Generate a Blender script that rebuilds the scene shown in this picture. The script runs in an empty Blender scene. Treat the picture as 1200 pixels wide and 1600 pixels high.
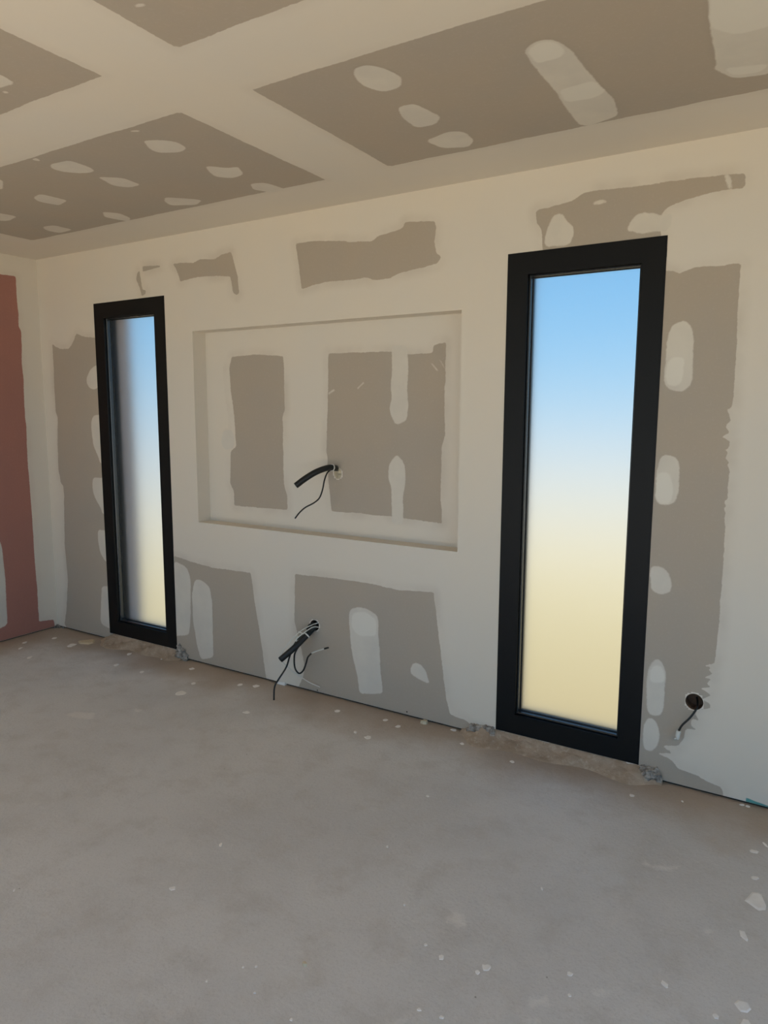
import bpy, bmesh, math, random
import numpy as np
from mathutils import Vector, Matrix
from mathutils.geometry import tessellate_polygon

scene = bpy.context.scene
col = scene.collection
H = 2.55            # ceiling height
RX, RY = 6.0, -4.6  # room extent

# ---------------------------------------------------------------- camera
cam_d = bpy.data.cameras.new('camera')
cam = bpy.data.objects.new('camera', cam_d)
col.objects.link(cam)
r_, u_, f_ = Vector((0.85019, 0.52646, 0.00349)), Vector((-0.07496, 0.1145, 0.99059)), Vector((-0.52111, 0.84246, -0.13681))
m = Matrix((( r_.x, u_.x, -f_.x, 4.6372), (r_.y, u_.y, -f_.y, -3.0242), (r_.z, u_.z, -f_.z, 1.5365), (0, 0, 0, 1)))
cam.matrix_world = m
cam_d.sensor_fit = 'VERTICAL'
cam_d.sensor_height = 24.0
cam_d.sensor_width = 18.0
cam_d.lens = 16.784
cam_d.clip_start = 0.02
scene.camera = cam

# ---------------------------------------------------------------- world: clear sky over dry sunlit land
world = bpy.data.worlds.new('world')
scene.world = world
world.use_nodes = True
wn = world.node_tree.nodes
wl = world.node_tree.links
wn.clear()
w_out = wn.new('ShaderNodeOutputWorld')
w_bg = wn.new('ShaderNodeBackground')
w_tc = wn.new('ShaderNodeTexCoord')
w_sp = wn.new('ShaderNodeSeparateXYZ')
w_mr = wn.new('ShaderNodeMapRange')
w_mr.inputs['From Min'].default_value = -1.0
w_mr.inputs['From Max'].default_value = 1.0
w_cr = wn.new('ShaderNodeValToRGB')
SKY = [(0.0, (0.58, 0.46, 0.27)), (0.30, (0.76, 0.64, 0.36)), (0.385, (0.96, 0.86, 0.52)), (0.425, (1.0, 0.95, 0.76)),
       (0.465, (0.84, 0.93, 0.97)), (0.505, (0.50, 0.80, 1.03)), (0.55, (0.30, 0.68, 1.06)), (0.62, (0.21, 0.57, 1.0)), (0.72, (0.24, 0.49, 0.86)), (1.0, (0.20, 0.39, 0.70))]
el = w_cr.color_ramp.elements
el[0].position, el[0].color = SKY[0][0], (*SKY[0][1], 1)
el[1].position, el[1].color = SKY[-1][0], (*SKY[-1][1], 1)
for pos, c in SKY[1:-1]:
    e = el.new(pos)
    e.color = (*c, 1)
wl.new(w_tc.outputs['Generated'], w_sp.inputs[0])
wl.new(w_sp.outputs['Z'], w_mr.inputs['Value'])
wl.new(w_mr.outputs[0], w_cr.inputs[0])
wl.new(w_cr.outputs[0], w_bg.inputs['Color'])
w_bg.inputs['Strength'].default_value = 1.0
wl.new(w_bg.outputs[0], w_out.inputs[0])

# daylight enters by the wide terrace opening in the rear wall (light portal = sampling guide for the sky, no light of its own)
OP = (0.5, 5.6, 0.0, 2.40)   # opening x0, x1, z0, z1
pd = bpy.data.lights.new('terrace_opening_portal', 'AREA')
pd.shape = 'RECTANGLE'
pd.size, pd.size_y = OP[1] - OP[0], OP[3] - OP[2]
pd.cycles.is_portal = True
po = bpy.data.objects.new('terrace_opening_portal', pd)
po.location = ((OP[0] + OP[1]) / 2, RY - 0.02, (OP[2] + OP[3]) / 2)
po.rotation_euler = (math.pi / 2, 0, 0)
col.objects.link(po)

# second opening, unseen, added in the right wall to brighten floor and ceiling
OR_ = (-4.3, -1.0, 0.0, 2.40)
pd2 = bpy.data.lights.new('added_opening_portal', 'AREA')
pd2.shape = 'RECTANGLE'
pd2.size, pd2.size_y = OR_[3] - OR_[2], OR_[1] - OR_[0]
pd2.cycles.is_portal = True
po2 = bpy.data.objects.new('added_opening_portal', pd2)
po2.location = (RX + 0.02, (OR_[0] + OR_[1]) / 2, (OR_[2] + OR_[3]) / 2)
po2.rotation_euler = (0, math.pi / 2, 0)
col.objects.link(po2)

# afternoon sun falling through that opening onto the floor behind the camera
sun_d = bpy.data.lights.new('sun', 'SUN')
sun_d.energy = 15.5
sun_d.color = (1.0, 0.875, 0.735)
sun_d.angle = math.radians(0.6)
sun = bpy.data.objects.new('sun', sun_d)
sun.rotation_euler = Vector((0.12, 0.52, -0.95)).to_track_quat('-Z', 'Y').to_euler()
sun.location = (2, -12, 9)
col.objects.link(sun)

scene.view_settings.view_transform = 'Standard'
scene.view_settings.look = 'None'
scene.view_settings.gamma = 1.0
scene.view_settings.use_curve_mapping = False
scene.view_settings.exposure = 0.45
scene.cycles.use_denoising = True
scene.cycles.max_bounces = 14
scene.cycles.diffuse_bounces = 8
scene.cycles.transmission_bounces = 8
scene.cycles.transparent_max_bounces = 16

# measured layout in metres: wall outlines (x, z), ceiling and floor outlines (x, y), left wall outlines (y, z)
BOARD_WALL = [[(0.127, 1.993), (0.157, 1.975), (0.218, 1.955), (0.301, 1.952), (0.341, 1.979), (0.387, 2.038), (0.397, 2.046), (0.462, 2.022), (0.565, 2.01), (0.629, 2.01), (0.648, 0.048), (0.533, 0.024), (0.361, 0.018), (0.146, 0.02), (0.081, 0.033), (0.114, 0.155), (0.149, 0.369), (0.136, 0.62), (0.16, 0.96), (0.16, 1.031), (0.133, 1.052), (0.116, 1.144), (0.12, 1.299), (0.14, 1.5), (0.122, 1.537), (0.122, 1.658), (0.128, 1.853)], [(1.318, 2.39), (1.38, 2.393), (1.49, 2.38), (1.541, 2.394), (1.655, 2.382), (1.699, 2.401), (1.776, 2.409), (1.789, 2.378), (1.801, 2.333), (1.819, 2.28), (1.826, 2.212), (1.83, 2.185), (1.811, 2.173), (1.783, 2.192), (1.777, 2.226), (1.767, 2.278), (1.679, 2.29), (1.511, 2.299), (1.418, 2.291), (1.374, 2.286), (1.367, 2.316), (1.343, 2.361)], [(1.057, 2.404), (1.21, 2.393), (1.209, 2.383), (1.131, 2.378), (1.057, 2.37)], [(1.006, 2.368), (1.03, 2.384), (1.038, 2.335), (1.048, 2.271), (1.079, 2.261), (1.078, 2.242), (1.041, 2.232), (1.023, 2.28), (0.997, 2.331)], [(2.226, 2.399), (2.338, 2.398), (2.539, 2.377), (2.554, 2.369), (2.696, 2.356), (2.731, 2.378), (2.839, 2.389), (2.867, 2.399), (2.875, 2.421), (3.035, 2.405), (3.041, 2.371), (3.033, 2.319), (3.042, 2.265), (3.07, 2.243), (3.047, 2.216), (2.985, 2.208), (2.92, 2.201), (2.857, 2.195), (2.791, 2.173), (2.715, 2.172), (2.654, 2.19), (2.602, 2.186), (2.4, 2.191), (2.325, 2.179), (2.262, 2.168), (2.253, 2.233), (2.24, 2.317)], [(3.515, 2.384), (3.597, 2.39), (3.672, 2.401), (3.708, 2.422), (3.753, 2.428), (3.936, 2.417), (4.06, 2.418), (4.231, 2.411), (4.306, 2.404), (4.307, 2.353), (4.25, 2.357), (4.182, 2.351), (4.112, 2.342), (4.038, 2.32), (4.022, 2.297), (4.014, 2.275), (4.025, 2.212), (3.55, 2.212), (3.545, 2.269), (3.543, 2.294), (3.517, 2.342)], [(4.043, 2.089), (4.087, 2.081), (4.099, 2.072), (4.14, 2.086), (4.163, 2.091), (4.252, 2.086), (4.269, 2.09), (4.309, 2.088), (4.312, 1.982), (4.313, 1.885), (4.316, 1.787), (4.317, 1.669), (4.318, 1.595), (4.315, 1.559), (4.298, 1.554), (4.303, 1.547), (4.316, 1.511), (4.297, 1.494), (4.315, 1.466), (4.285, 1.451), (4.318, 1.434), (4.314, 1.405), (4.298, 1.403), (4.315, 1.393), (4.303, 1.372), (4.32, 1.353), (4.311, 1.348), (4.322, 1.32), (4.319, 1.274), (4.323, 1.209), (4.31, 1.206), (4.321, 1.182), (4.308, 1.177), (4.318, 1.163), (4.319, 1.121), (4.322, 1.021), (4.323, 0.826), (4.317, 0.81), (4.322, 0.769), (4.319, 0.634), (4.316, 0.553), (4.276, 0.537), (4.315, 0.537), (4.294, 0.528), (4.315, 0.508), (4.278, 0.49), (4.316, 0.488), (4.289, 0.468), (4.311, 0.453), (4.269, 0.442), (4.313, 0.423), (4.279, 0.396), (4.311, 0.384), (4.31, 0.363), (4.284, 0.356), (4.253, 0.335), (4.277, 0.3), (4.248, 0.31), (4.243, 0.278), (4.27, 0.264), (4.226, 0.258), (4.22, 0.212), (4.199, 0.176), (4.14, 0.162), (4.183, 0.14), (4.123, 0.126), (4.18, 0.109), (4.205, 0.079), (4.277, 0.071), (4.326, 0.052), (4.371, 0.044), (4.396, 0.017), (4.148, 0.011), (4.057, 0.017), (4.038, 0.064)], [(1.237, 0.657), (1.393, 0.634), (1.564, 0.619), (1.868, 0.625), (1.893, 0.458), (1.927, 0.281), (1.952, 0.117), (1.978, 0.014), (1.79, 0.007), (1.385, 0.001), (1.307, 0.003), (1.203, 0.008)], [(2.192, 0.657), (2.448, 0.667), (2.691, 0.668), (2.844, 0.655), (3.054, 0.673), (3.078, 0.5), (3.11, 0.285), (3.133, 0.132), (3.155, 0.071), (3.239, 0.058), (3.273, 0.034), (3.226, 0.015), (2.909, 0.014), (2.338, 0.007), (2.186, 0.011), (2.241, 0.083), (2.251, 0.144), (2.226, 0.25), (2.183, 0.383)]]
DAB_WALL = [[(0.564, 1.835), (0.516, 1.808), (0.48, 1.768), (0.47, 1.735), (0.487, 1.702), (0.525, 1.681), (0.584, 1.684), (0.609, 1.757), (0.602, 1.834)], [(0.518, 1.515), (0.493, 1.448), (0.501, 1.385), (0.508, 1.314), (0.543, 1.26), (0.571, 1.198), (0.623, 1.2), (0.616, 1.52)], [(0.484, 1.105), (0.473, 1.044), (0.488, 0.981), (0.554, 0.899), (0.565, 0.866), (0.643, 0.863), (0.636, 1.108)], [(0.51, 0.755), (0.504, 0.678), (0.524, 0.593), (0.573, 0.541), (0.646, 0.55), (0.635, 0.76)], [(0.519, 0.367), (0.504, 0.258), (0.486, 0.121), (0.505, 0.096), (0.571, 0.08), (0.638, 0.091), (0.633, 0.382)], [(3.613, 2.358), (3.636, 2.349), (3.653, 2.316), (3.68, 2.303), (3.678, 2.251), (3.66, 2.225), (3.554, 2.232), (3.558, 2.283), (3.576, 2.326), (3.589, 2.356)], [(3.89, 2.255), (3.901, 2.284), (3.933, 2.319), (3.992, 2.309), (4.022, 2.295), (4.059, 2.307), (4.062, 2.255), (4.04, 2.234), (4.021, 2.239), (3.954, 2.237), (3.92, 2.247)], [(4.121, 1.894), (4.136, 1.89), (4.155, 1.867), (4.164, 1.839), (4.166, 1.75), (4.17, 1.673), (4.157, 1.638), (4.125, 1.619), (4.075, 1.639), (4.063, 1.667), (4.066, 1.758), (4.068, 1.839), (4.083, 1.881)], [(4.069, 1.377), (4.123, 1.374), (4.142, 1.341), (4.144, 1.245), (4.138, 1.196), (4.117, 1.176), (4.077, 1.173), (4.055, 1.191), (4.054, 1.299)], [(4.055, 0.92), (4.094, 0.922), (4.122, 0.904), (4.138, 0.867), (4.136, 0.819), (4.1, 0.804), (4.061, 0.816), (4.053, 0.886)], [(4.097, 0.536), (4.12, 0.524), (4.14, 0.473), (4.135, 0.43), (4.137, 0.303), (4.105, 0.282), (4.071, 0.293), (4.061, 0.435), (4.071, 0.503)], [(4.075, 0.272), (4.103, 0.273), (4.122, 0.233), (4.128, 0.203), (4.121, 0.153), (4.096, 0.123), (4.069, 0.128), (4.059, 0.169), (4.061, 0.234)], [(1.236, 0.625), (1.347, 0.597), (1.377, 0.529), (1.366, 0.301), (1.348, 0.167), (1.21, 0.135)], [(1.41, 0.525), (1.475, 0.533), (1.538, 0.494), (1.555, 0.394), (1.551, 0.202), (1.552, 0.061), (1.442, 0.024), (1.413, 0.113), (1.386, 0.255), (1.383, 0.433)], [(2.555, 0.512), (2.627, 0.537), (2.691, 0.526), (2.734, 0.498), (2.738, 0.376), (2.75, 0.214), (2.767, 0.092), (2.619, 0.06), (2.603, 0.156), (2.57, 0.277), (2.55, 0.442)], [(2.936, 0.291), (2.98, 0.299), (3.017, 0.266), (3.04, 0.198), (2.996, 0.209), (2.922, 0.234)], [(3.75, 2.381), (3.778, 2.389), (3.811, 2.382), (3.809, 2.373), (3.763, 2.372)], [(4.231, 2.411), (4.255, 2.41), (4.269, 2.358), (4.252, 2.356)]]
DAB_TOP = [[(4.073, 1.753), (4.136, 1.761), (4.136, 1.677), (4.124, 1.646), (4.084, 1.646), (4.068, 1.674)], [(4.056, 1.304), (4.105, 1.306), (4.122, 1.251), (4.12, 1.199), (4.112, 1.181), (4.078, 1.178), (4.057, 1.195)], [(4.076, 0.499), (4.118, 0.512), (4.136, 0.466), (4.128, 0.432), (4.072, 0.426)], [(2.571, 0.494), (2.659, 0.517), (2.722, 0.483), (2.722, 0.391), (2.611, 0.375), (2.566, 0.416)]]
BOARD_NICHE = [[(1.669, 1.855), (1.829, 1.862), (2.052, 1.846), (2.056, 1.554), (2.04, 1.512), (2.04, 1.24), (2.043, 1.129), (2.063, 1.075), (2.065, 0.993), (1.658, 0.988), (1.656, 1.077), (1.63, 1.121), (1.641, 1.311), (1.685, 1.339), (1.676, 1.524), (1.655, 1.653), (1.648, 1.792)], [(2.356, 1.848), (2.5, 1.846), (2.743, 1.842), (2.839, 1.826), (2.964, 1.824), (2.978, 1.829), (2.981, 1.859), (3.002, 1.867), (3.052, 1.873), (3.048, 1.782), (3.049, 1.736), (3.046, 1.615), (3.05, 1.431), (3.037, 1.385), (3.036, 1.275), (3.031, 1.118), (3.037, 1.086), (3.044, 0.997), (2.858, 1.005), (2.705, 1.009), (2.546, 1.01), (2.371, 1.007), (2.359, 1.108), (2.347, 1.212), (2.347, 1.308), (2.338, 1.332), (2.35, 1.554)]]
DAB_NICHE = [[(2.745, 1.87), (2.839, 1.866), (2.844, 1.757), (2.837, 1.642), (2.845, 1.554), (2.839, 1.507), (2.809, 1.484), (2.768, 1.484), (2.745, 1.522), (2.734, 1.564), (2.752, 1.618), (2.74, 1.681), (2.751, 1.729)], [(2.777, 1.326), (2.795, 1.32), (2.826, 1.283), (2.834, 1.218), (2.827, 1.153), (2.82, 1.12), (2.821, 0.972), (2.752, 0.966), (2.751, 1.149), (2.732, 1.197), (2.731, 1.262), (2.75, 1.302)], [(1.586, 1.434), (1.653, 1.442), (1.677, 1.39), (1.67, 1.33), (1.587, 1.313), (1.563, 1.365)]]
THIN_NICHE = [[(1.6, 1.794), (1.64, 1.8), (1.651, 1.664), (1.658, 1.45), (1.597, 1.449)]]
SCRATCH_NICHE = [[(2.965, 1.778), (2.979, 1.775), (3.011, 1.74), (3.0, 1.741)], [(3.013, 1.792), (3.027, 1.785), (3.045, 1.749), (3.035, 1.761)], [(2.539, 1.665), (2.579, 1.694), (2.583, 1.688), (2.543, 1.659)], [(2.355, 1.641), (2.392, 1.661), (2.397, 1.654), (2.359, 1.635)]]
TEAL = [[(4.463, 0.029), (4.499, 0.022), (4.54, 0.018), (4.671, 0.011), (4.672, 0.001), (4.542, 0.001), (4.462, 0.004)]]
CEIL_DABS = [[(2.357, -1.073), (2.442, -1.022), (2.456, -0.976), (2.437, -0.925), (2.378, -0.913), (2.298, -0.955), (2.314, -1.01)], [(2.352, -0.748), (2.414, -0.677), (2.463, -0.672), (2.417, -0.587), (2.339, -0.568), (2.286, -0.626), (2.317, -0.698)], [(2.352, -0.477), (2.417, -0.456), (2.434, -0.371), (2.435, -0.322), (2.346, -0.325), (2.304, -0.406)], [(1.863, -0.534), (1.965, -0.44), (1.979, -0.404), (1.898, -0.365), (1.781, -0.423), (1.807, -0.486)], [(1.81, -1.094), (1.926, -1.085), (1.928, -0.989), (1.9, -0.94), (1.833, -0.949), (1.782, -0.999), (1.77, -1.054)], [(1.846, -0.892), (1.932, -0.82), (1.919, -0.717), (1.843, -0.717), (1.802, -0.774)], [(1.318, -0.856), (1.405, -0.872), (1.421, -0.74), (1.308, -0.708), (1.28, -0.8)], [(1.395, -0.526), (1.448, -0.463), (1.419, -0.366), (1.353, -0.331), (1.318, -0.456)], [(0.856, -0.506), (0.938, -0.493), (0.942, -0.378), (0.808, -0.369), (0.795, -0.444)], [(0.918, -0.782), (0.936, -0.7), (0.816, -0.673), (0.771, -0.696), (0.765, -0.802), (0.891, -0.866)], [(1.428, -1.164), (1.445, -1.089), (1.435, -1.069), (1.332, -1.009), (1.306, -1.008), (1.28, -1.067)], [(1.797, -1.167), (1.843, -1.174), (1.827, -1.145), (1.811, -1.137)], [(2.395, -1.162), (2.43, -1.144), (2.413, -1.134), (2.385, -1.151)], [(3.352, -1.128), (3.405, -1.13), (3.433, -1.086), (3.448, -1.0), (3.407, -0.948), (3.347, -0.948), (3.317, -1.013), (3.321, -1.077)], [(3.325, -0.831), (3.39, -0.827), (3.416, -0.682), (3.365, -0.632), (3.293, -0.642), (3.296, -0.739)], [(3.264, -0.517), (3.378, -0.556), (3.427, -0.526), (3.423, -0.428), (3.374, -0.374), (3.282, -0.421)], [(3.823, -0.974), (3.876, -1.003), (3.916, -0.988), (3.937, -0.915), (3.945, -0.683), (3.96, -0.515), (3.941, -0.379), (3.827, -0.341), (3.801, -0.367), (3.804, -0.523), (3.816, -0.658), (3.814, -0.858)], [(4.305, -1.01), (4.285, -0.802), (4.275, -0.6), (4.264, -0.575), (4.305, -0.478), (4.39, -0.451), (4.43, -0.483), (4.451, -0.921)], [(2.4, -1.695), (2.421, -1.659), (2.401, -1.596), (2.328, -1.604), (2.234, -1.602)], [(2.309, -1.589), (2.324, -1.585), (2.321, -1.571), (2.301, -1.572)], [(3.064, -1.693), (3.093, -1.692), (3.1, -1.677), (3.073, -1.681)]]
CEIL_TOPS = [[(3.83, -0.968), (3.876, -0.993), (3.913, -0.978), (3.927, -0.917), (3.907, -0.878), (3.826, -0.874)], [(3.826, -0.678), (3.941, -0.685), (3.955, -0.589), (3.911, -0.561), (3.818, -0.573)], [(4.309, -1.008), (4.288, -0.823), (4.342, -0.752), (4.43, -0.751), (4.446, -0.924)], [(4.288, -0.565), (4.307, -0.497), (4.383, -0.479), (4.411, -0.527)]]
RED = [[(-0.498, 2.418), (-0.255, 2.419), (-0.15, 2.419), (-0.151, 2.37), (-0.151, 2.239), (-0.147, 2.178), (-0.152, 2.099), (-0.136, 2.069), (-0.139, 1.967), (-0.147, 1.849), (-0.141, 1.769), (-0.145, 1.65), (-0.148, 1.506), (-0.143, 1.448), (-0.15, 1.206), (-0.147, 1.081), (-0.143, 0.763), (-0.145, 0.52), (-0.14, 0.314), (-0.142, 0.074), (-0.029, 0.06), (-0.022, 0.02), (-0.427, 0.013), (-0.68, 0.01)]]
RED_DAB = [[(-0.582, 0.779), (-0.402, 0.729), (-0.372, 0.664), (-0.366, 0.559), (-0.361, 0.422), (-0.366, 0.259), (-0.367, 0.108), (-0.422, 0.093), (-0.633, 0.091)]]
SPLAT = [(4.536, -0.493, 0.015, 0.0113), (4.521, -0.331, 0.0159, 0.0126), (4.551, -0.263, 0.0058, 0.0175), (4.499, -1.169, 0.0083, 0.0098), (4.368, -1.128, 0.0087, 0.0142), (3.807, -1.364, 0.0091, 0.0122), (3.746, -1.344, 0.0056, 0.0064), (3.932, -1.331, 0.0143, 0.0142), (3.918, -1.359, 0.0071, 0.0093), (4.138, -1.229, 0.0089, 0.0094), (3.95, -0.925, 0.0042, 0.0098), (4.063, -0.174, 0.0117, 0.013), (3.842, -1.556, 0.0067, 0.0061), (3.362, -0.619, 0.0065, 0.0083), (3.402, -0.997, 0.0046, 0.0076), (3.608, -1.229, 0.004, 0.0059), (4.159, -1.302, 0.0051, 0.0066), (2.928, -1.561, 0.0125, 0.0116), (2.89, -1.305, 0.0069, 0.0118), (1.694, -0.397, 0.0317, 0.0378), (1.463, -0.094, 0.0193, 0.0226), (0.446, -0.494, 0.0161, 0.0265), (1.252, -0.292, 0.0152, 0.0224), (2.178, -0.396, 0.0198, 0.0179), (2.566, -0.132, 0.0166, 0.0162), (1.887, -0.131, 0.0146, 0.0198), (1.977, -0.097, 0.0217, 0.0234), (1.648, -0.259, 0.0146, 0.0202), (1.022, -0.294, 0.0156, 0.024), (2.868, -0.302, 0.0184, 0.0205), (2.785, -0.288, 0.0093, 0.0141), (2.5, -1.84, 0.0041, 0.007), (0.221, -0.175, 0.0197, 0.0247), (0.142, -0.34, 0.015, 0.0241), (0.924, -0.12, 0.0164, 0.026), (0.454, -0.205, 0.0297, 0.0403), (2.835, -0.092, 0.0162, 0.0152), (2.928, -0.122, 0.0158, 0.0146), (1.17, -0.064, 0.0121, 0.0248), (0.23, -0.425, 0.0125, 0.0215), (4.472, 0.306, 0.0083, 0.0094), (4.245, -0.111, 0.0051, 0.0078), (3.902, -1.546, 0.0066, 0.0059), (3.579, -1.755, 0.0049, 0.0059), (3.354, -1.69, 0.0036, 0.0048), (3.383, -1.669, 0.0045, 0.0048), (3.442, -1.74, 0.0043, 0.0043), (3.304, -1.78, 0.0035, 0.0046), (4.451, 0.007, 0.0128, 0.0085), (3.178, 0.169, 0.0164, 0.0141), (3.543, -0.163, 0.0114, 0.012), (3.278, -0.123, 0.012, 0.0132), (3.186, -0.002, 0.0094, 0.0115)]
SPLAT_POLY = [[(4.517, -0.636), (4.534, -0.578), (4.552, -0.57), (4.561, -0.575), (4.578, -0.626), (4.578, -0.65), (4.559, -0.665)], [(4.517, -0.791), (4.531, -0.788), (4.544, -0.821), (4.543, -0.833), (4.523, -0.818)], [(4.535, -1.099), (4.543, -1.08), (4.565, -1.076), (4.576, -1.095), (4.568, -1.114), (4.552, -1.119)], [(4.555, -1.166), (4.56, -1.14), (4.573, -1.137), (4.583, -1.153)]]
FAINT = [[(4.247, -1.239), (4.246, -1.249), (4.247, -1.254), (4.242, -1.257), (4.233, -1.263), (4.226, -1.268), (4.222, -1.269), (4.214, -1.268), (4.206, -1.264), (4.205, -1.255), (4.214, -1.246), (4.222, -1.24), (4.228, -1.236), (4.237, -1.23), (4.247, -1.226), (4.249, -1.231)], [(4.123, -1.349), (4.129, -1.355), (4.122, -1.365), (4.11, -1.374), (4.102, -1.381), (4.093, -1.389), (4.08, -1.395), (4.071, -1.392), (4.072, -1.379), (4.076, -1.367), (4.077, -1.362), (4.082, -1.357), (4.094, -1.348), (4.103, -1.34), (4.107, -1.341), (4.115, -1.346)], [(3.8, -1.188), (3.81, -1.199), (3.815, -1.213), (3.807, -1.227), (3.794, -1.232), (3.783, -1.229), (3.769, -1.227), (3.754, -1.227), (3.746, -1.219), (3.748, -1.2), (3.752, -1.18), (3.755, -1.17), (3.767, -1.167), (3.784, -1.168), (3.794, -1.172), (3.796, -1.181)], [(3.829, -1.604), (3.833, -1.607), (3.834, -1.61), (3.829, -1.614), (3.823, -1.617), (3.819, -1.618), (3.814, -1.62), (3.807, -1.621), (3.804, -1.619), (3.806, -1.612), (3.809, -1.606), (3.812, -1.604), (3.817, -1.602), (3.824, -1.6), (3.827, -1.599), (3.828, -1.601)], [(4.123, -1.423), (4.128, -1.426), (4.126, -1.43), (4.118, -1.436), (4.111, -1.44), (4.106, -1.444), (4.098, -1.447), (4.091, -1.448), (4.09, -1.442), (4.094, -1.434), (4.097, -1.429), (4.1, -1.426), (4.107, -1.422), (4.115, -1.417), (4.117, -1.417), (4.119, -1.42)], [(4.45, -0.839), (4.453, -0.842), (4.452, -0.848), (4.444, -0.857), (4.438, -0.862), (4.433, -0.862), (4.425, -0.862), (4.418, -0.863), (4.417, -0.859), (4.423, -0.851), (4.427, -0.843), (4.43, -0.837), (4.436, -0.833), (4.444, -0.831), (4.447, -0.834), (4.448, -0.838)], [(3.463, -1.562), (3.462, -1.566), (3.455, -1.572), (3.451, -1.576), (3.447, -1.579), (3.44, -1.585), (3.433, -1.588), (3.432, -1.585), (3.431, -1.581), (3.429, -1.58), (3.429, -1.578), (3.434, -1.574), (3.441, -1.568), (3.445, -1.565), (3.45, -1.563), (3.458, -1.562)], [(1.705, -0.666), (1.709, -0.674), (1.711, -0.687), (1.711, -0.695), (1.705, -0.697), (1.692, -0.698), (1.679, -0.697), (1.674, -0.692), (1.67, -0.686), (1.66, -0.68), (1.652, -0.672), (1.654, -0.664), (1.663, -0.66), (1.674, -0.662), (1.685, -0.664), (1.698, -0.664)], [(4.311, -0.57), (4.301, -0.585), (4.298, -0.595), (4.291, -0.602), (4.273, -0.612), (4.256, -0.618), (4.249, -0.619), (4.241, -0.62), (4.227, -0.621), (4.223, -0.613), (4.238, -0.596), (4.257, -0.582), (4.271, -0.577), (4.288, -0.57), (4.309, -0.561), (4.316, -0.561)], [(4.221, -0.601), (4.223, -0.608), (4.224, -0.613), (4.219, -0.618), (4.213, -0.62), (4.209, -0.62), (4.204, -0.621), (4.198, -0.621), (4.194, -0.617), (4.197, -0.607), (4.201, -0.599), (4.205, -0.596), (4.21, -0.595), (4.216, -0.593), (4.221, -0.592), (4.22, -0.597)], [(1.547, -0.84), (1.57, -0.857), (1.584, -0.867), (1.568, -0.881), (1.535, -0.897), (1.514, -0.906), (1.496, -0.912), (1.459, -0.919), (1.422, -0.914), (1.413, -0.89), (1.427, -0.863), (1.446, -0.849), (1.469, -0.84), (1.502, -0.823), (1.528, -0.813), (1.539, -0.824)]]
SCORE = [(3.902, -1.57), (3.906, -1.453), (3.909, -1.386), (3.92, -1.305), (3.939, -1.199)]
STRIP = [(0.418, -0.132), (0.451, -0.087), (0.47, -0.051), (0.493, -0.052), (0.541, -0.103), (0.536, -0.138), (0.473, -0.162)]
CHIP = [(3.495, -1.593), (3.022, 0.025)]
HOLES = {'niche': (2.398, 1.231), 'low': (2.324, 0.387), 'box': (4.251, 0.38)}
N_CONDUIT = [(2.3883, 0.13, 1.2391), (2.4102, 0.07, 1.2473), (2.4048, 0.02, 1.2502), (2.3785, -0.04, 1.2328), (2.3456, -0.09, 1.2014), (2.3094, -0.13, 1.1627)]
N_TIE = [(2.4079, 0.05, 1.2484)]
N_CABLE = [(2.409, 0.06, 1.241), (2.3973, 0.03, 1.2255), (2.3981, 0.0, 1.1872), (2.4, -0.02, 1.1384), (2.3936, -0.04, 1.096), (2.3709, -0.06, 1.0696), (2.3391, -0.09, 1.047), (2.3085, -0.1, 1.0189), (2.2862, -0.11, 0.9878)]
L_CONDUIT = [(2.2885, 0.06, 0.3773), (2.3253, 0.0, 0.384), (2.3174, -0.03, 0.3617), (2.3098, -0.06, 0.3397), (2.2778, -0.12, 0.2864), (2.2206, -0.17, 0.2227)]
L_STUB = [(2.2874, 0.05, 0.387), (2.3167, 0.0, 0.3934), (2.3056, -0.02, 0.3823), (2.3082, -0.035, 0.3687)]
L_CABLE1 = [(2.3165, 0.0, 0.3826), (2.2844, -0.05, 0.3399), (2.2556, -0.07, 0.3079), (2.2481, -0.1, 0.2718), (2.2578, -0.14, 0.2314), (2.2596, -0.17, 0.1874), (2.2304, -0.2, 0.1233), (2.2199, -0.22, 0.0849), (2.2311, -0.24, 0.0229)]
L_CABLE2 = [(2.323, -0.02, 0.3744), (2.2919, -0.06, 0.3151), (2.2457, -0.07, 0.2447), (2.2347, -0.07, 0.2026), (2.2396, -0.07, 0.1489), (2.2659, -0.07, 0.1249), (2.295, -0.07, 0.1452), (2.3154, -0.07, 0.189), (2.329, -0.07, 0.2276), (2.3631, -0.08, 0.2602)]
L_CORE = [(2.3631, -0.08, 0.2602), (2.4057, -0.085, 0.2818), (2.456, -0.09, 0.3044)]
L_TIP = [(2.456, -0.09, 0.3044), (2.4826, -0.092, 0.3153)]
L_WIRE1 = [(2.3441, 0.01, 0.4033), (2.3134, -0.03, 0.3898), (2.291, -0.08, 0.3704), (2.2699, -0.12, 0.3384), (2.2453, -0.15, 0.2962), (2.2091, -0.145, 0.2453), (2.2067, -0.14, 0.2218), (2.2089, -0.13, 0.1904), (2.2332, -0.09, 0.1392), (2.2621, -0.06, 0.1063), (2.3003, -0.03, 0.0695), (2.3654, -0.012, 0.0471)]
L_WIRE2 = [(2.3526, 0.01, 0.3787), (2.3351, -0.03, 0.3862), (2.3131, -0.075, 0.3657), (2.2845, -0.1, 0.3365), (2.2794, -0.105, 0.3181), (2.3031, -0.085, 0.3346)]
L_TIE = [(2.3126, -0.058, 0.3432)]
B_CABLE = [(4.2536, 0.05, 0.3808), (4.2608, 0.02, 0.3737), (4.2638, -0.012, 0.3614), (4.2447, -0.03, 0.3242), (4.2162, -0.035, 0.2852), (4.2047, -0.035, 0.2588)]
B_CONN = [(4.2047, -0.035, 0.2588), (4.1989, -0.035, 0.2232)]
B_PIN = [(4.1977, -0.045, 0.231), (4.1915, -0.05, 0.2251)]
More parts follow.
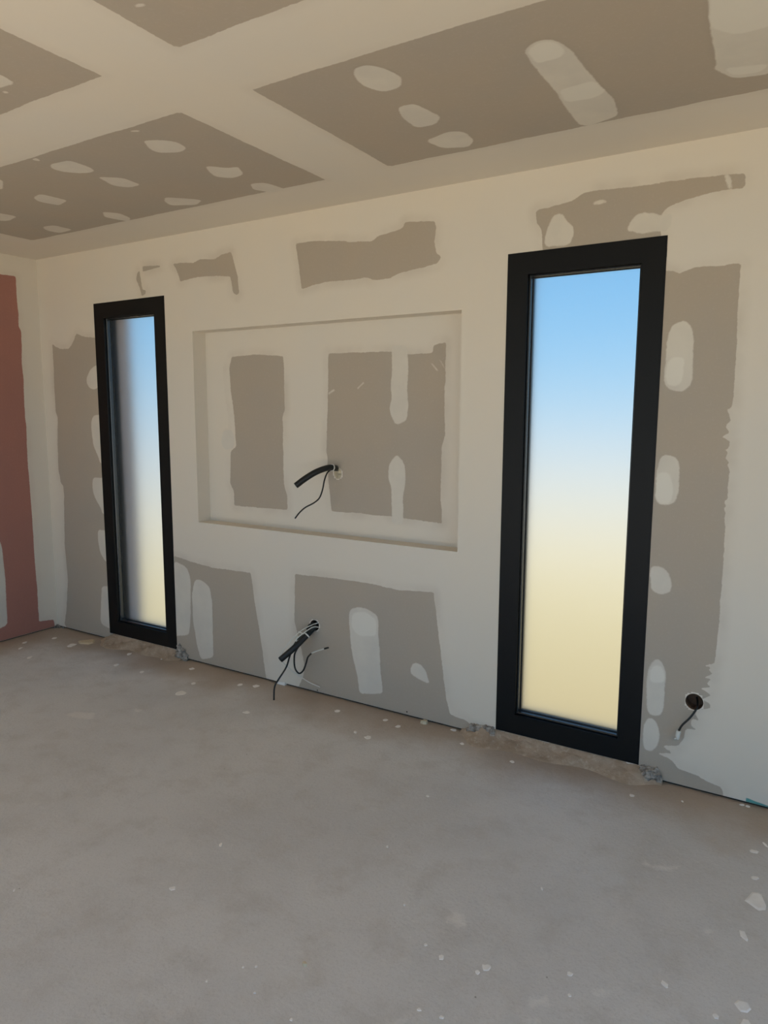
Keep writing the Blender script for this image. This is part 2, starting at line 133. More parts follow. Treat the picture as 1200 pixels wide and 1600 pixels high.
CRUMB = [(2.04, 0.0), (2.111, 0.007)]
SCREWS = [(2.339, 0.02), (2.909, 0.027)]
LOW_RUBBLE = {'a': (1.31, 0.07), 'b': (3.32, 0.035), 'c': (4.103, 0.036), 'd': (-0.033, 0.019)}
# ---------------------------------------------------------------- helpers
def tag(o, label=None, cat=None, group=None, kind=None):
    if label: o['label'] = label
    if cat: o['category'] = cat
    if group: o['group'] = group
    if kind: o['kind'] = kind
    return o

def empty(name, loc, label, cat):
    o = bpy.data.objects.new(name, None)
    o.location = loc
    o.empty_display_size = 0.05
    col.objects.link(o)
    return tag(o, label, cat)

def origin_of(o):
    v = Vector((0, 0, 0))
    while o is not None:
        v += o.location
        o = o.parent
    return v

def mk(name, verts, faces, mat, parent=None, smooth=False, loc=None):
    """one mesh object from world-space vertices"""
    base = Vector(loc) if loc is not None else (origin_of(parent) if parent else Vector((0, 0, 0)))
    me = bpy.data.meshes.new(name)
    me.from_pydata([tuple(Vector(v) - base) for v in verts], [], faces)
    me.validate()
    me.update()
    if mat: me.materials.append(mat)
    if smooth:
        me.polygons.foreach_set('use_smooth', [True] * len(me.polygons))
    o = bpy.data.objects.new(name, me)
    col.objects.link(o)
    if parent:
        o.parent = parent
        o.location = base - origin_of(parent)
    else:
        o.location = base
    return o

def box_vf(x0, x1, y0, y1, z0, z1, off=0):
    v = [(x0, y0, z0), (x1, y0, z0), (x1, y1, z0), (x0, y1, z0), (x0, y0, z1), (x1, y0, z1), (x1, y1, z1), (x0, y1, z1)]
    f = [(0, 3, 2, 1), (4, 5, 6, 7), (0, 1, 5, 4), (1, 2, 6, 5), (2, 3, 7, 6), (3, 0, 4, 7)]
    return v, [tuple(i + off for i in q) for q in f]

def add_box(V, Fc, *a):
    v, f = box_vf(*a, off=len(V))
    V += v
    Fc += f

def fill(outer, holes):
    """triangles of a polygon with holes in 2D -> (points, triangles)"""
    loops = [outer] + holes
    pts = [q for l in loops for q in l]
    tris = tessellate_polygon([[Vector((a, b, 0)) for a, b in l] for l in loops])
    return pts, [tuple(t) for t in tris]

def rect(x0, x1, z0, z1):
    return [(x0, z0), (x1, z0), (x1, z1), (x0, z1)]

def circle(cx, cz, rx, rz=None, n=28):
    rz = rz or rx
    return [(cx + rx * math.cos(2 * math.pi * i / n), cz + rz * math.sin(2 * math.pi * i / n)) for i in range(n)]

def catmull(P, n=6):
    P = [Vector(q) for q in P]
    Q = [P[0] * 2 - P[1]] + P + [P[-1] * 2 - P[-2]]
    out = []
    for i in range(1, len(Q) - 2):
        a, b, c, d = Q[i - 1], Q[i], Q[i + 1], Q[i + 2]
        for k in range(n):
            t = k / n
            out.append(0.5 * ((2 * b) + (c - a) * t + (2 * a - 5 * b + 4 * c - d) * t * t + (3 * b - a - 3 * c + d) * t ** 3))
    out.append(P[-1])
    return out

def tube(P, r, seg=12, n=6, hollow=False, wall=0.002):
    C = catmull(P, n)
    V, Fc = [], []
    t0 = (C[1] - C[0]).normalized()
    nrm = t0.orthogonal().normalized()
    def ring(c, a, b, rr):
        s = len(V)
        for k in range(seg):
            t = 2 * math.pi * k / seg
            V.append(c + a * math.cos(t) * rr + b * math.sin(t) * rr)
        return s
    rings = []
    frames = []
    for i, c in enumerate(C):
        t = (C[min(i + 1, len(C) - 1)] - C[max(i - 1, 0)]).normalized()
        nrm = (nrm - t * nrm.dot(t)).normalized()
        b = t.cross(nrm)
        frames.append((c, nrm.copy(), b, t))
        rings.append(ring(c, nrm, b, r))
    def bridge(s0, s1):
        for k in range(seg):
            k2 = (k + 1) % seg
            Fc.append((s0 + k, s0 + k2, s1 + k2, s1 + k))
    for s0, s1 in zip(rings, rings[1:]):
        bridge(s0, s1)
    Fc.append(tuple(rings[0] + k for k in reversed(range(seg))))
    if hollow:
        c, a, b, t = frames[-1]
        s1 = ring(c, a, b, r - wall)
        bridge(rings[-1], s1)
        s2 = ring(c - t * 0.03, a, b, r - wall)
        bridge(s1, s2)
        Fc.append(tuple(s2 + k for k in range(seg)))
    else:
        Fc.append(tuple(rings[-1] + k for k in range(seg)))
    return V, Fc

# ---------------------------------------------------------------- materials
def new_mat(name):
    mt = bpy.data.materials.new(name)
    mt.use_nodes = True
    nt = mt.node_tree
    nt.nodes.clear()
    return mt, nt, nt.nodes, nt.links

def node(nt, typ, **kw):
    n = nt.nodes.new(typ)
    for k, v in kw.items():
        if k in n.inputs: n.inputs[k].default_value = v
        else: setattr(n, k, v)
    return n

def noise(nt, co, scale, detail=4, rough=0.55):
    n = nt.nodes.new('ShaderNodeTexNoise')
    n.inputs['Scale'].default_value = scale
    n.inputs['Detail'].default_value = detail
    n.inputs['Roughness'].default_value = rough
    nt.links.new(co, n.inputs['Vector'])
    return n.outputs['Fac']

def maprange(nt, val, a, b, c=0.0, d=1.0, smooth=True):
    n = nt.nodes.new('ShaderNodeMapRange')
    n.interpolation_type = 'SMOOTHSTEP' if smooth else 'LINEAR'
    for k, v in (('From Min', a), ('From Max', b), ('To Min', c), ('To Max', d)):
        n.inputs[k].default_value = v
    nt.links.new(val, n.inputs['Value'])
    return n.outputs['Result']

def math_n(nt, op, a, b):
    n = nt.nodes.new('ShaderNodeMath')
    n.operation = op
    for i, v in enumerate((a, b)):
        if isinstance(v, (int, float)): n.inputs[i].default_value = v
        else: nt.links.new(v, n.inputs[i])
    return n.outputs[0]

def mixc(nt, fac, a, b):
    n = nt.nodes.new('ShaderNodeMix')
    n.data_type = 'RGBA'
    fi, ai, bi = n.inputs[0], n.inputs[6], n.inputs[7]
    if isinstance(fac, (int, float)): fi.default_value = fac
    else: nt.links.new(fac, fi)
    for s, v in ((ai, a), (bi, b)):
        if isinstance(v, tuple): s.default_value = (*v, 1)
        else: nt.links.new(v, s)
    return n.outputs[2]

def surface(name, c1, c2, scale=2.0, speck=None, bump=0.15, bscale=60, rough=0.85 , metallic=0.0, spec=0.3):
    """matt surface: two tones in cloudy noise, fine speckle, bump"""
    mt, nt, nn, ll = new_mat(name)
    geo = node(nt, 'ShaderNodeNewGeometry')
    co = geo.outputs['Position']
    f = maprange(nt, noise(nt, co, scale, 5, 0.6), 0.3, 0.7)
    c = mixc(nt, f, c1, c2)
    if speck:
        sc_, amt, cs = speck
        f2 = maprange(nt, noise(nt, co, sc_, 3, 0.6), 0.5, 0.75, 0, amt)
        c = mixc(nt, f2, c, cs)
    bs = node(nt, 'ShaderNodeBsdfPrincipled')
    ll.new(c, bs.inputs['Base Color'])
    bs.inputs['Roughness'].default_value = rough
    bs.inputs['Metallic'].default_value = metallic
    bs.inputs['Specular IOR Level'].default_value = spec
    if bump:
        bp = node(nt, 'ShaderNodeBump')
        bp.inputs['Strength'].default_value = bump
        bp.inputs['Distance'].default_value = 0.004
        ll.new(noise(nt, co, bscale, 5, 0.6), bp.inputs['Height'])
        ll.new(bp.outputs[0], bs.inputs['Normal'])
    out = node(nt, 'ShaderNodeOutputMaterial')
    ll.new(bs.outputs[0], out.inputs[0])
    return mt

PL1, PL2 = (0.725, 0.655, 0.555), (0.70, 0.648, 0.57)
BD1, BD2 = (0.445, 0.378, 0.302), (0.425, 0.372, 0.310)
DB1, DB2 = (0.70, 0.65, 0.565), (0.645, 0.60, 0.53)
M = {}
def finish(name, b1, b2, bspeck, halo, rag, films=True):
    """jointing plaster; where films is set, bare board and filler show inside the outlines stored as distances
    sb (bare board), sf (filler dab) and st (second coat) on the mesh, with ragged feathered edges"""
    mt, nt, nn, ll = new_mat(name)
    geo = node(nt, 'ShaderNodeNewGeometry')
    co = geo.outputs['Position']
    c = mixc(nt, maprange(nt, noise(nt, co, 1.6, 5, 0.6), 0.3, 0.7), PL1, PL2)
    h = math_n(nt, 'MULTIPLY', noise(nt, co, 14, 4, 0.6), 0.5)
    if films:
        def dist(nm):
            a = node(nt, 'ShaderNodeAttribute')
            a.attribute_name = nm
            return a.outputs['Fac']
        n1 = math_n(nt, 'SUBTRACT', noise(nt, co, 55, 5, 0.72), 0.5)
        n2 = math_n(nt, 'SUBTRACT', noise(nt, co, 14, 3, 0.6), 0.5)
        jit = math_n(nt, 'ADD', math_n(nt, 'MULTIPLY', n1, 2 * rag), math_n(nt, 'MULTIPLY', n2, 2 * rag))
        sb = dist('sb')
        bc = mixc(nt, maprange(nt, noise(nt, co, 3, 5, 0.6), 0.3, 0.7), b1, b2)
        bc = mixc(nt, maprange(nt, noise(nt, co, 90, 3, 0.6), 0.5, 0.75, 0, 0.25), bc, bspeck)
        hm = math_n(nt, 'MULTIPLY', maprange(nt, sb, -0.055, 0.0, 0, halo), maprange(nt, noise(nt, co, 5, 3), 0.35, 0.65, 0.2, 1.0))
        mb = math_n(nt, 'MAXIMUM', maprange(nt, math_n(nt, 'ADD', sb, jit), -0.002, 0.002), hm)
        c = mixc(nt, mb, c, bc)
        fc = mixc(nt, maprange(nt, noise(nt, co, 6, 4, 0.6), 0.3, 0.7), DB1, DB2)
        mf = maprange(nt, math_n(nt, 'ADD', dist('sf'), jit), -0.003, 0.004)
        c = mixc(nt, math_n(nt, 'MULTIPLY', mf, 0.96), c, fc)
        ms = maprange(nt, math_n(nt, 'ADD', dist('st'), jit), -0.004, 0.006)
        c = mixc(nt, math_n(nt, 'MULTIPLY', ms, 0.7), c, (0.77, 0.73, 0.65))
        h = math_n(nt, 'ADD', h, math_n(nt, 'MULTIPLY', math_n(nt, 'ADD', mf, math_n(nt, 'SUBTRACT', 1.0, mb)), 0.12))
    bs = node(nt, 'ShaderNodeBsdfPrincipled')
    ll.new(c, bs.inputs['Base Color'])
    bs.inputs['Roughness'].default_value = 0.85
    bs.inputs['Specular IOR Level'].default_value = 0.3
    bp = node(nt, 'ShaderNodeBump')
    bp.inputs['Strength'].default_value = 0.10
    bp.inputs['Distance'].default_value = 0.004
    ll.new(h, bp.inputs['Height'])
    ll.new(bp.outputs[0], bs.inputs['Normal'])
    out = node(nt, 'ShaderNodeOutputMaterial')
    ll.new(bs.outputs[0], out.inputs[0])
    return mt
BSP = (0.50, 0.44, 0.37)
M['plaster'] = finish('joint_plaster', BD1, BD2, BSP, 0, 0, films=False)
M['board'] = finish('board_and_filler', BD1, BD2, BSP, 0.28, 0.0055)
M['board_c'] = finish('ceiling_board_and_filler', BD1, BD2, BSP, 0.12, 0.0045)
M['red'] = finish('red_fire_board', (0.40, 0.185, 0.145), (0.375, 0.18, 0.145), (0.46, 0.25, 0.20), 0.12, 0.004)
M['teal'] = finish('teal_board', (0.09, 0.29, 0.28), (0.11, 0.33, 0.31), (0.14, 0.33, 0.32), 0.0, 0.002)
M['splat'] = surface('dried_plaster', (0.90, 0.87, 0.83), (0.84, 0.81, 0.77), 40, None, 0.1, 60)
M['score'] = surface('scored_screed', (0.70, 0.67, 0.63), (0.60, 0.57, 0.54), 20, None, 0.1, 60)
M['cream'] = surface('cream_plaster_scrap', (0.66, 0.57, 0.40), (0.6, 0.52, 0.38), 40, None, 0.1, 60)
M['gap'] = surface('dark_gap', (0.05, 0.04, 0.033), (0.03, 0.025, 0.02), 20, None, 0)
M['cavity'] = surface('wall_cavity', (0.20, 0.12, 0.07), (0.10, 0.06, 0.04), 20, None, 0.1)
M['bounce_wall'] = surface('pale_bounce_wall', (0.80, 0.77, 0.70), (0.78, 0.75, 0.69), 2, None, 0.05)  # unseen right and rear walls made paler to bounce more light
M['render'] = surface('pinkish_outer_render', (0.62, 0.52, 0.49), (0.58, 0.48, 0.45), 8, None, 0.2)
M['black'] = surface('black_plastic', (0.012, 0.012, 0.012), (0.016, 0.016, 0.015), 20, None, 0.0, rough=0.45, spec=0.4)
M['white_p'] = surface('white_plastic', (0.72, 0.70, 0.64), (0.68, 0.66, 0.6), 20, None, 0.0, rough=0.5)
M['metal'] = surface('bare_metal', (0.6, 0.6, 0.58), (0.5, 0.5, 0.5), 20, None, 0.0, rough=0.3, metallic=1.0)
M['mortar'] = surface('mortar', (0.46, 0.365, 0.275), (0.34, 0.255, 0.18), 9, (45, 0.6, (0.58, 0.49, 0.39)), 1.0, 38, rough=0.95)
M['rubble'] = surface('grey_mortar', (0.46, 0.42, 0.37), (0.17, 0.14, 0.115), 34, (90, 0.5, (0.62, 0.58, 0.52)), 0.8, 70, rough=0.95)
M['frame'] = surface('black_aluminium', (0.0036, 0.0037, 0.0040), (0.0042, 0.0043, 0.0046), 6, None, 0.03, 300, rough=0.45, spec=0.22)
M['bead'] = surface('satin_black_bead', (0.02, 0.021, 0.023), (0.022, 0.023, 0.025), 6, None, 0, rough=0.27, spec=0.8)
M['foam'] = surface('raw_gypsum', (0.68, 0.58, 0.42), (0.55, 0.47, 0.34), 30, None, 0.5, 60)

def floor_material(name, dust):
    mt, nt, nn, ll = new_mat(name)
    geo = node(nt, 'ShaderNodeNewGeometry')
    co = geo.outputs['Position']
    c = mixc(nt, maprange(nt, noise(nt, co, 1.1, 6, 0.6), 0.35, 0.65), (0.60, 0.583, 0.565), (0.68, 0.66, 0.637))
    c = mixc(nt, maprange(nt, noise(nt, co, 7, 6, 0.65), 0.45, 0.7, 0, 0.6), c, (0.55, 0.518, 0.48))
    c = mixc(nt, maprange(nt, noise(nt, co, 45, 4, 0.7), 0.5, 0.75, 0, 0.45), c, (0.70, 0.675, 0.64))
    c = mixc(nt, maprange(nt, noise(nt, co, 110, 4, 0.75), 0.5, 0.72, 0, 0.4), c, (0.43, 0.405, 0.38))
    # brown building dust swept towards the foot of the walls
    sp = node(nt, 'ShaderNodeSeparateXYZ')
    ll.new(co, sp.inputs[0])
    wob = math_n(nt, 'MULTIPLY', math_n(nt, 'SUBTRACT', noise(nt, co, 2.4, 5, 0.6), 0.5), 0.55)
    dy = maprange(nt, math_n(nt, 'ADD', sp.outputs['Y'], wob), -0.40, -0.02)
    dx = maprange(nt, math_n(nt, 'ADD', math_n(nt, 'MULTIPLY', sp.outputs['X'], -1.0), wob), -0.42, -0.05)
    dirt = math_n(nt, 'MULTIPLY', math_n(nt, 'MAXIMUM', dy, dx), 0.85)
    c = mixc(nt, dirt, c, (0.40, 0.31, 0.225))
    # pale plaster dust spots and dark pits
    vo = node(nt, 'ShaderNodeTexVoronoi')
    vo.inputs['Scale'].default_value = 16
    ll.new(co, vo.inputs['Vector'])
    spot = maprange(nt, vo.outputs['Distance'], 0.05, 0.02)
    spot = math_n(nt, 'MULTIPLY', spot, maprange(nt, noise(nt, co, 3.1, 2), 0.5, 0.62, 0, 0.55))
    c = mixc(nt, spot, c, (0.62, 0.60, 0.56))
    vd = node(nt, 'ShaderNodeTexVoronoi')
    vd.inputs['Scale'].default_value = 9
    ll.new(co, vd.inputs['Vector'])
    pit = math_n(nt, 'MULTIPLY', maprange(nt, vd.outputs['Distance'], 0.035, 0.015), maprange(nt, noise(nt, co, 2.3, 2), 0.48, 0.6, 0, 0.6))
    c = mixc(nt, pit, c, (0.12, 0.10, 0.085))
    if dust:   # chalky smear inside the outline stored as distance sf
        at = node(nt, 'ShaderNodeAttribute')
        at.attribute_name = 'sf'
        j = math_n(nt, 'MULTIPLY', math_n(nt, 'SUBTRACT', noise(nt, co, 60, 6, 0.75), 0.5), 0.06)
        c = mixc(nt, maprange(nt, math_n(nt, 'ADD', at.outputs['Fac'], j), -0.008, 0.016, 0, 0.5), c, (0.85, 0.81, 0.76))
    bs = node(nt, 'ShaderNodeBsdfPrincipled')
    ll.new(c, bs.inputs['Base Color'])
    ll.new(maprange(nt, noise(nt, co, 3, 4), 0.3, 0.7, 0.42, 0.58), bs.inputs['Roughness'])
    bs.inputs['Specular IOR Level'].default_value = 0.45
    bp = node(nt, 'ShaderNodeBump')
    bp.inputs['Strength'].default_value = 0.55
    bp.inputs['Distance'].default_value = 0.004
    ll.new(math_n(nt, 'ADD', noise(nt, co, 70, 6, 0.7), math_n(nt, 'MULTIPLY', noise(nt, co, 9, 4, 0.6), 1.5)), bp.inputs['Height'])
    ll.new(bp.outputs[0], bs.inputs['Normal'])
    out = node(nt, 'ShaderNodeOutputMaterial')
    ll.new(bs.outputs[0], out.inputs[0])
    return mt
M['floor'] = floor_material('concrete_screed', False)
M['faint'] = floor_material('concrete_screed_with_plaster_dust', True)

def glass_material():
    mt, nt, nn, ll = new_mat('frosted_glass')
    bs = node(nt, 'ShaderNodeBsdfPrincipled')
    bs.inputs['Base Color'].default_value = (0.655, 0.66, 0.665, 1)
    bs.inputs['Transmission Weight'].default_value = 1.0
    bs.inputs['Roughness'].default_value = 0.30
    bs.inputs['IOR'].default_value = 1.45
    bs.inputs['Specular IOR Level'].default_value = 0.3
    out = node(nt, 'ShaderNodeOutputMaterial')
    ll.new(bs.outputs[0], out.inputs[0])
    return mt
M['glass'] = glass_material()

# ---------------------------------------------------------------- outline patches: thin films on a surface
def sdf(P, poly):
    """signed distance (inside positive) of points P (n,2) to a closed polygon"""
    poly = np.asarray(poly, float)
    a, b = poly, np.roll(poly, -1, 0)
    d2 = np.full(len(P), 1e9)
    inside = np.zeros(len(P), bool)
    for (ax, ay), (bx, by) in zip(a, b):
        ex, ey = bx - ax, by - ay
        L2 = ex * ex + ey * ey + 1e-12
        t = np.clip(((P[:, 0] - ax) * ex + (P[:, 1] - ay) * ey) / L2, 0, 1)
        d2 = np.minimum(d2, (P[:, 0] - ax - t * ex) ** 2 + (P[:, 1] - ay - t * ey) ** 2)
        if ay != by:
            cr = ((ay > P[:, 1]) != (by > P[:, 1])) & (P[:, 0] < ex * (P[:, 1] - ay) / (by - ay) + ax)
            inside ^= cr
    d = np.sqrt(d2)
    return np.where(inside, d, -d)

def chaikin(poly, n=1, cut=0.01):
    """round the corners of an outline, trimming at most `cut` metres from each end of an edge"""
    for _ in range(n):
        q = []
        for (ax, ay), (bx, by) in zip(poly, poly[1:] + poly[:1]):
            r = min(0.25, cut / max(math.hypot(bx - ax, by - ay), 1e-6))
            q += [(ax + (bx - ax) * r, ay + (by - ay) * r), (bx - (bx - ax) * r, by - (by - ay) * r)]
        poly = q
        cut *= 0.6
    return poly

def patch(name, poly, place, mat, parent, off, fields, step=0.008, margin=0.012, clip=None, holes=()):
    """thin sheet over one outline; fields = {attribute: [outlines]} gives the distance fields the material reads"""
    P = np.asarray(poly, float)
    x0, y0 = P.min(0) - margin
    x1, y1 = P.max(0) + margin
    if clip:
        x0, x1, y0, y1 = max(x0, clip[0]), min(x1, clip[1]), max(y0, clip[2]), min(y1, clip[3])
    nx, ny = max(3, int((x1 - x0) / step) + 1), max(3, int((y1 - y0) / step) + 1)
    gx, gy = np.linspace(x0, x1, nx), np.linspace(y0, y1, ny)
    G = np.stack(np.meshgrid(gx, gy, indexing='ij'), -1).reshape(-1, 2)
    keep = (sdf(G, P) > -margin).reshape(nx, ny)
    q = keep[:-1, :-1] & keep[1:, :-1] & keep[1:, 1:] & keep[:-1, 1:]
    for hx, hy, hr in holes:
        inh = (np.hypot(G[:, 0] - hx, G[:, 1] - hy) < hr).reshape(nx, ny)
        q &= ~(inh[:-1, :-1] | inh[1:, :-1] | inh[1:, 1:] | inh[:-1, 1:])
    if place is on_wall:      # nothing hangs in the window openings
        for wx0, wx1, wz0, wz1 in WIN:
            inw = ((G[:, 0] > wx0 + 0.045) & (G[:, 0] < wx1 - 0.045) & (G[:, 1] > wz0 + 0.045) & (G[:, 1] < wz1 - 0.045)).reshape(nx, ny)
            q &= ~(inw[:-1, :-1] | inw[1:, :-1] | inw[1:, 1:] | inw[:-1, 1:])
    ii, jj = np.nonzero(q)
    idx = lambda i, j: i * ny + j
    faces = np.stack([idx(ii, jj), idx(ii + 1, jj), idx(ii + 1, jj + 1), idx(ii, jj + 1)], -1)
    used = np.unique(faces)
    remap = -np.ones(len(G), int)
    remap[used] = np.arange(len(used))
    Gu = G[used]
    o = mk(name, [place(a, b, off) for a, b in Gu], [tuple(f) for f in remap[faces].tolist()], mat, parent)
    lo, hi = Gu.min(0) - 0.08, Gu.max(0) + 0.08
    for nm, polys in fields.items():
        s = np.full(len(Gu), -1.0)
        for pl in polys:
            pl = np.asarray(pl, float)
            if (pl.max(0) < lo).any() or (pl.min(0) > hi).any():
                continue
            s = np.maximum(s, sdf(Gu, pl))
        if nm == 'sb' and place is on_niche:      # thinly filled strip beside the left niche board
            for pl in THIN_NICHE:
                s = np.maximum(s, np.minimum(sdf(Gu, pl), -0.006))
        if nm == 'sb':
            for hx, hy, hr in holes:
                s = np.minimum(s, np.hypot(Gu[:, 0] - hx, Gu[:, 1] - hy) - hr)
        at = o.data.attributes.new(nm, 'FLOAT', 'POINT')
        at.data.foreach_set('value', s.astype(np.float32))
    return o

on_wall = lambda a, b, o: (a, -o, b)
on_niche = lambda a, b, o: (a, ND - o, b)
on_ceil = lambda a, b, o: (a, b, H - o)
on_left = lambda a, b, o: (o, a, b)
on_floor = lambda a, b, o: (a, b, o)

# ---------------------------------------------------------------- room shell
ND = 0.099                                  # niche depth
NX0, NX1, NZ0, NZ1 = 1.460, 3.1765, 0.8852, 2.0011
WIN = [(0.583, 1.235, 0.0532, 2.2202), (3.394, 4.0495, 0.0532, 2.2202)]
FW = 0.093                                  # frame face width
Y1, Y2 = 0.102, 0.25                         # outer masonry leaf
GAP = 0.012                                 # board stops above the slab

floor = mk('floor', *box_vf(-0.25, RX + 0.2, RY - 0.3, 0.12, -0.2, 0.0), M['floor'])
tag(floor, kind='structure')
ceiling = mk('ceiling', *box_vf(-0.25, RX + 0.2, RY - 0.25, Y2 + 0.05, H, H + 0.25), M['plaster'])
tag(ceiling, kind='structure')

# window wall: lining with niche recess, cable holes and window openings
hn, hl, hb = HOLES['niche'], HOLES['low'], HOLES['box']
HN = (hn[0] + 0.016, hn[1] - 0.016, 0.028)
HL = (hl[0], hl[1], 0.030)
HB = (hb[0], hb[1], 0.034)
V, Fc = [], []
def add2d(pts, tris, y, rev=False):
    s = len(V)
    V.extend((a, y, b) for a, b in pts)
    Fc.extend(tuple(s + i for i in (t[::-1] if rev else t)) for t in tris)
def add_reveal(loop, ya, yb):
    s = len(V)
    n = len(loop)
    V.extend((a, ya, b) for a, b in loop)
    V.extend((a, yb, b) for a, b in loop)
    Fc.extend((s + i, s + (i + 1) % n, s + n + (i + 1) % n, s + n + i) for i in range(n))
wh = [rect(*w) for w in WIN]
nich = rect(NX0, NX1, NZ0, NZ1)
cl, cb, cn = circle(*HL), circle(*HB), circle(HN[0], HN[1], 0.024, 0.030)
add2d(*fill(rect(0, RX, GAP, H), wh + [nich, cl, cb]), 0.0)
add2d(*fill(nich, [cn]), ND)
add_reveal(nich, 0.0, ND)
for w in wh: add_reveal(w, 0.0, Y1)
add_reveal(rect(0, RX, GAP, H), 0.0, 0.0125)
wall_back = mk('wall_back', V, Fc, M['plaster'])
tag(wall_back, kind='structure')
V, Fc = [], []
oo = [rect(w[0] + 0.04, w[1] - 0.04, w[2] + 0.03, w[3] - 0.04) for w in WIN]
add2d(*fill(rect(-0.25, RX + 0.2, -0.2, H + 0.2), oo), Y1)
add2d(*fill(rect(-0.25, RX + 0.2, -0.2, H + 0.2), oo), Y2)
for w in oo: add_reveal(w, Y1, Y2)
mk('outer_wall', V, Fc, M['render'], wall_back)
V, Fc = [], []
add_box(V, Fc, 0, RX, 0.0126, 0.03, -0.02, 0.09)
mk('base_gap', V, Fc, M['gap'], wall_back)
# cavities behind the holes
for (cx, cz, r), y0, nm, mt in ((HL, 0.0, 'cable_hole', 'cavity'), (HB, 0.0, 'box_hole', 'cavity')):
    V, Fc = [], []
    loop = circle(cx, cz, r)
    add_reveal(loop, y0, y0 + 0.0125)
    add_reveal(circle(cx, cz, r * 0.99), y0 + 0.0125, y0 + 0.055)
    V2 = len(V)
    V += [(a, y0 + 0.055, b) for a, b in loop]
    Fc.append(tuple(range(V2, V2 + len(loop))))
    mk(nm, V, Fc, M[mt], wall_back)
V, Fc = [], []
add_reveal(cn, ND, ND + 0.0025)
V2 = len(V)
V += [(a, ND + 0.0025, b) for a, b in cn]
Fc.append(tuple(range(V2, V2 + len(cn))))
mk('cable_hole', V, Fc, M['foam'], wall_back)

wall_left = mk('wall_left', *box_vf(-0.2, 0.0, RY, 0.05, 0.008, H), M['plaster'])
tag(wall_left, kind='structure')
mk('base_gap', *box_vf(-0.18, -0.012, RY, 0.0, -0.01, 0.02), M['gap'], wall_left)
V, Fc = [], []
add_box(V, Fc, RX, RX + 0.2, OR_[1], 0.0, 0.0, H)
add_box(V, Fc, RX, RX + 0.2, RY, OR_[0], 0.0, H)
add_box(V, Fc, RX, RX + 0.2, OR_[0], OR_[1], OR_[3], H)
wall_right = mk('wall_right', V, Fc, M['bounce_wall'])
tag(wall_right, kind='structure')
V, Fc = [], []
add_box(V, Fc, 0.0, OP[0], RY - 0.2, RY, 0.0, H)
add_box(V, Fc, OP[1], RX, RY - 0.2, RY, 0.0, H)
add_box(V, Fc, OP[0], OP[1], RY - 0.2, RY, OP[3], H)
wall_rear = mk('wall_rear', V, Fc, M['bounce_wall'])
tag(wall_rear, kind='structure')

# ---------------------------------------------------------------- windows
def ring_vf(x0, x1, z0, z1, w, y0, y1, bev=0.0):
    """rectangular frame profile swept round the opening (mitred), front face at y0"""
    prof = [(0, y1), (0, y0 + bev), (bev, y0), (w - bev, y0), (w, y0 + bev), (w, y1)]
    V, Fc = [], []
    for d, y in prof:
        V += [(x0 + d, y, z0 + d), (x1 - d, y, z0 + d), (x1 - d, y, z1 - d), (x0 + d, y, z1 - d)]
    n = len(prof)
    for i in range(n):
        j = (i + 1) % n
        for k in range(4):
            k2 = (k + 1) % 4
            Fc.append((i * 4 + k, i * 4 + k2, j * 4 + k2, j * 4 + k))
    return V, Fc

def rail_vf(x0, x1, z0, z1, w, y0, y1, side, bev=0.0012):
    """one mitred rail of a frame: side 0 bottom, 1 right, 2 top, 3 left"""
    prof = [(0, y1), (0, y0 + bev), (bev, y0), (w - bev, y0), (w, y0 + bev), (w, y1)]
    def corner(k, d):
        return [(x0 + d, z0 + d), (x1 - d, z0 + d), (x1 - d, z1 - d), (x0 + d, z1 - d)][k]
    V, Fc = [], []
    for k in (side, (side + 1) % 4):
        for d, y in prof:
            a, b = corner(k, d)
            V.append((a, y, b))
    n = len(prof)
    for i in range(n):
        j = (i + 1) % n
        Fc.append((i, j, n + j, n + i))
    Fc += [tuple(range(n)), tuple(reversed(range(n, 2 * n)))]
    return V, Fc

wlab = ['narrow black framed frosted window beside the left corner, blue to white glass',
        'tall black framed frosted window on the right, blue to yellow glass']
for i, (x0, x1, z0, z1) in enumerate(WIN):
    w = bpy.data.objects.new('window_%d' % (i + 1), None)
    w.location = ((x0 + x1) / 2, 0, z0)
    w.empty_display_size = 0.05
    col.objects.link(w)
    tag(w, wlab[i], 'window', kind='structure')
    for sd_, nm in ((0, 'bottom_rail'), (1, 'frame_stile'), (2, 'top_rail'), (3, 'frame_stile')):
        mk(nm, *rail_vf(x0 + 0.0005, x1 - 0.0005, z0, z1 - 0.0005, FW, -0.003, Y1 - 0.001, sd_), M['frame'], w)
    a0, a1, b0, b1 = x0 + FW, x1 - FW, z0 + FW, z1 - FW
    mk('glazing_bead', *ring_vf(a0, a1, b0, b1, 0.009, 0.014, 0.044, 0.004), M['bead'], w)
    mk('gasket', *ring_vf(a0 + 0.002, a1 - 0.002, b0 + 0.002, b1 - 0.002, 0.011, 0.040, 0.0455, 0.001), M['black'], w)
    mk('pane', *box_vf(a0 + 0.001, a1 - 0.001, 0.046, 0.052, b0 + 0.001, b1 - 0.001), M['glass'], w)

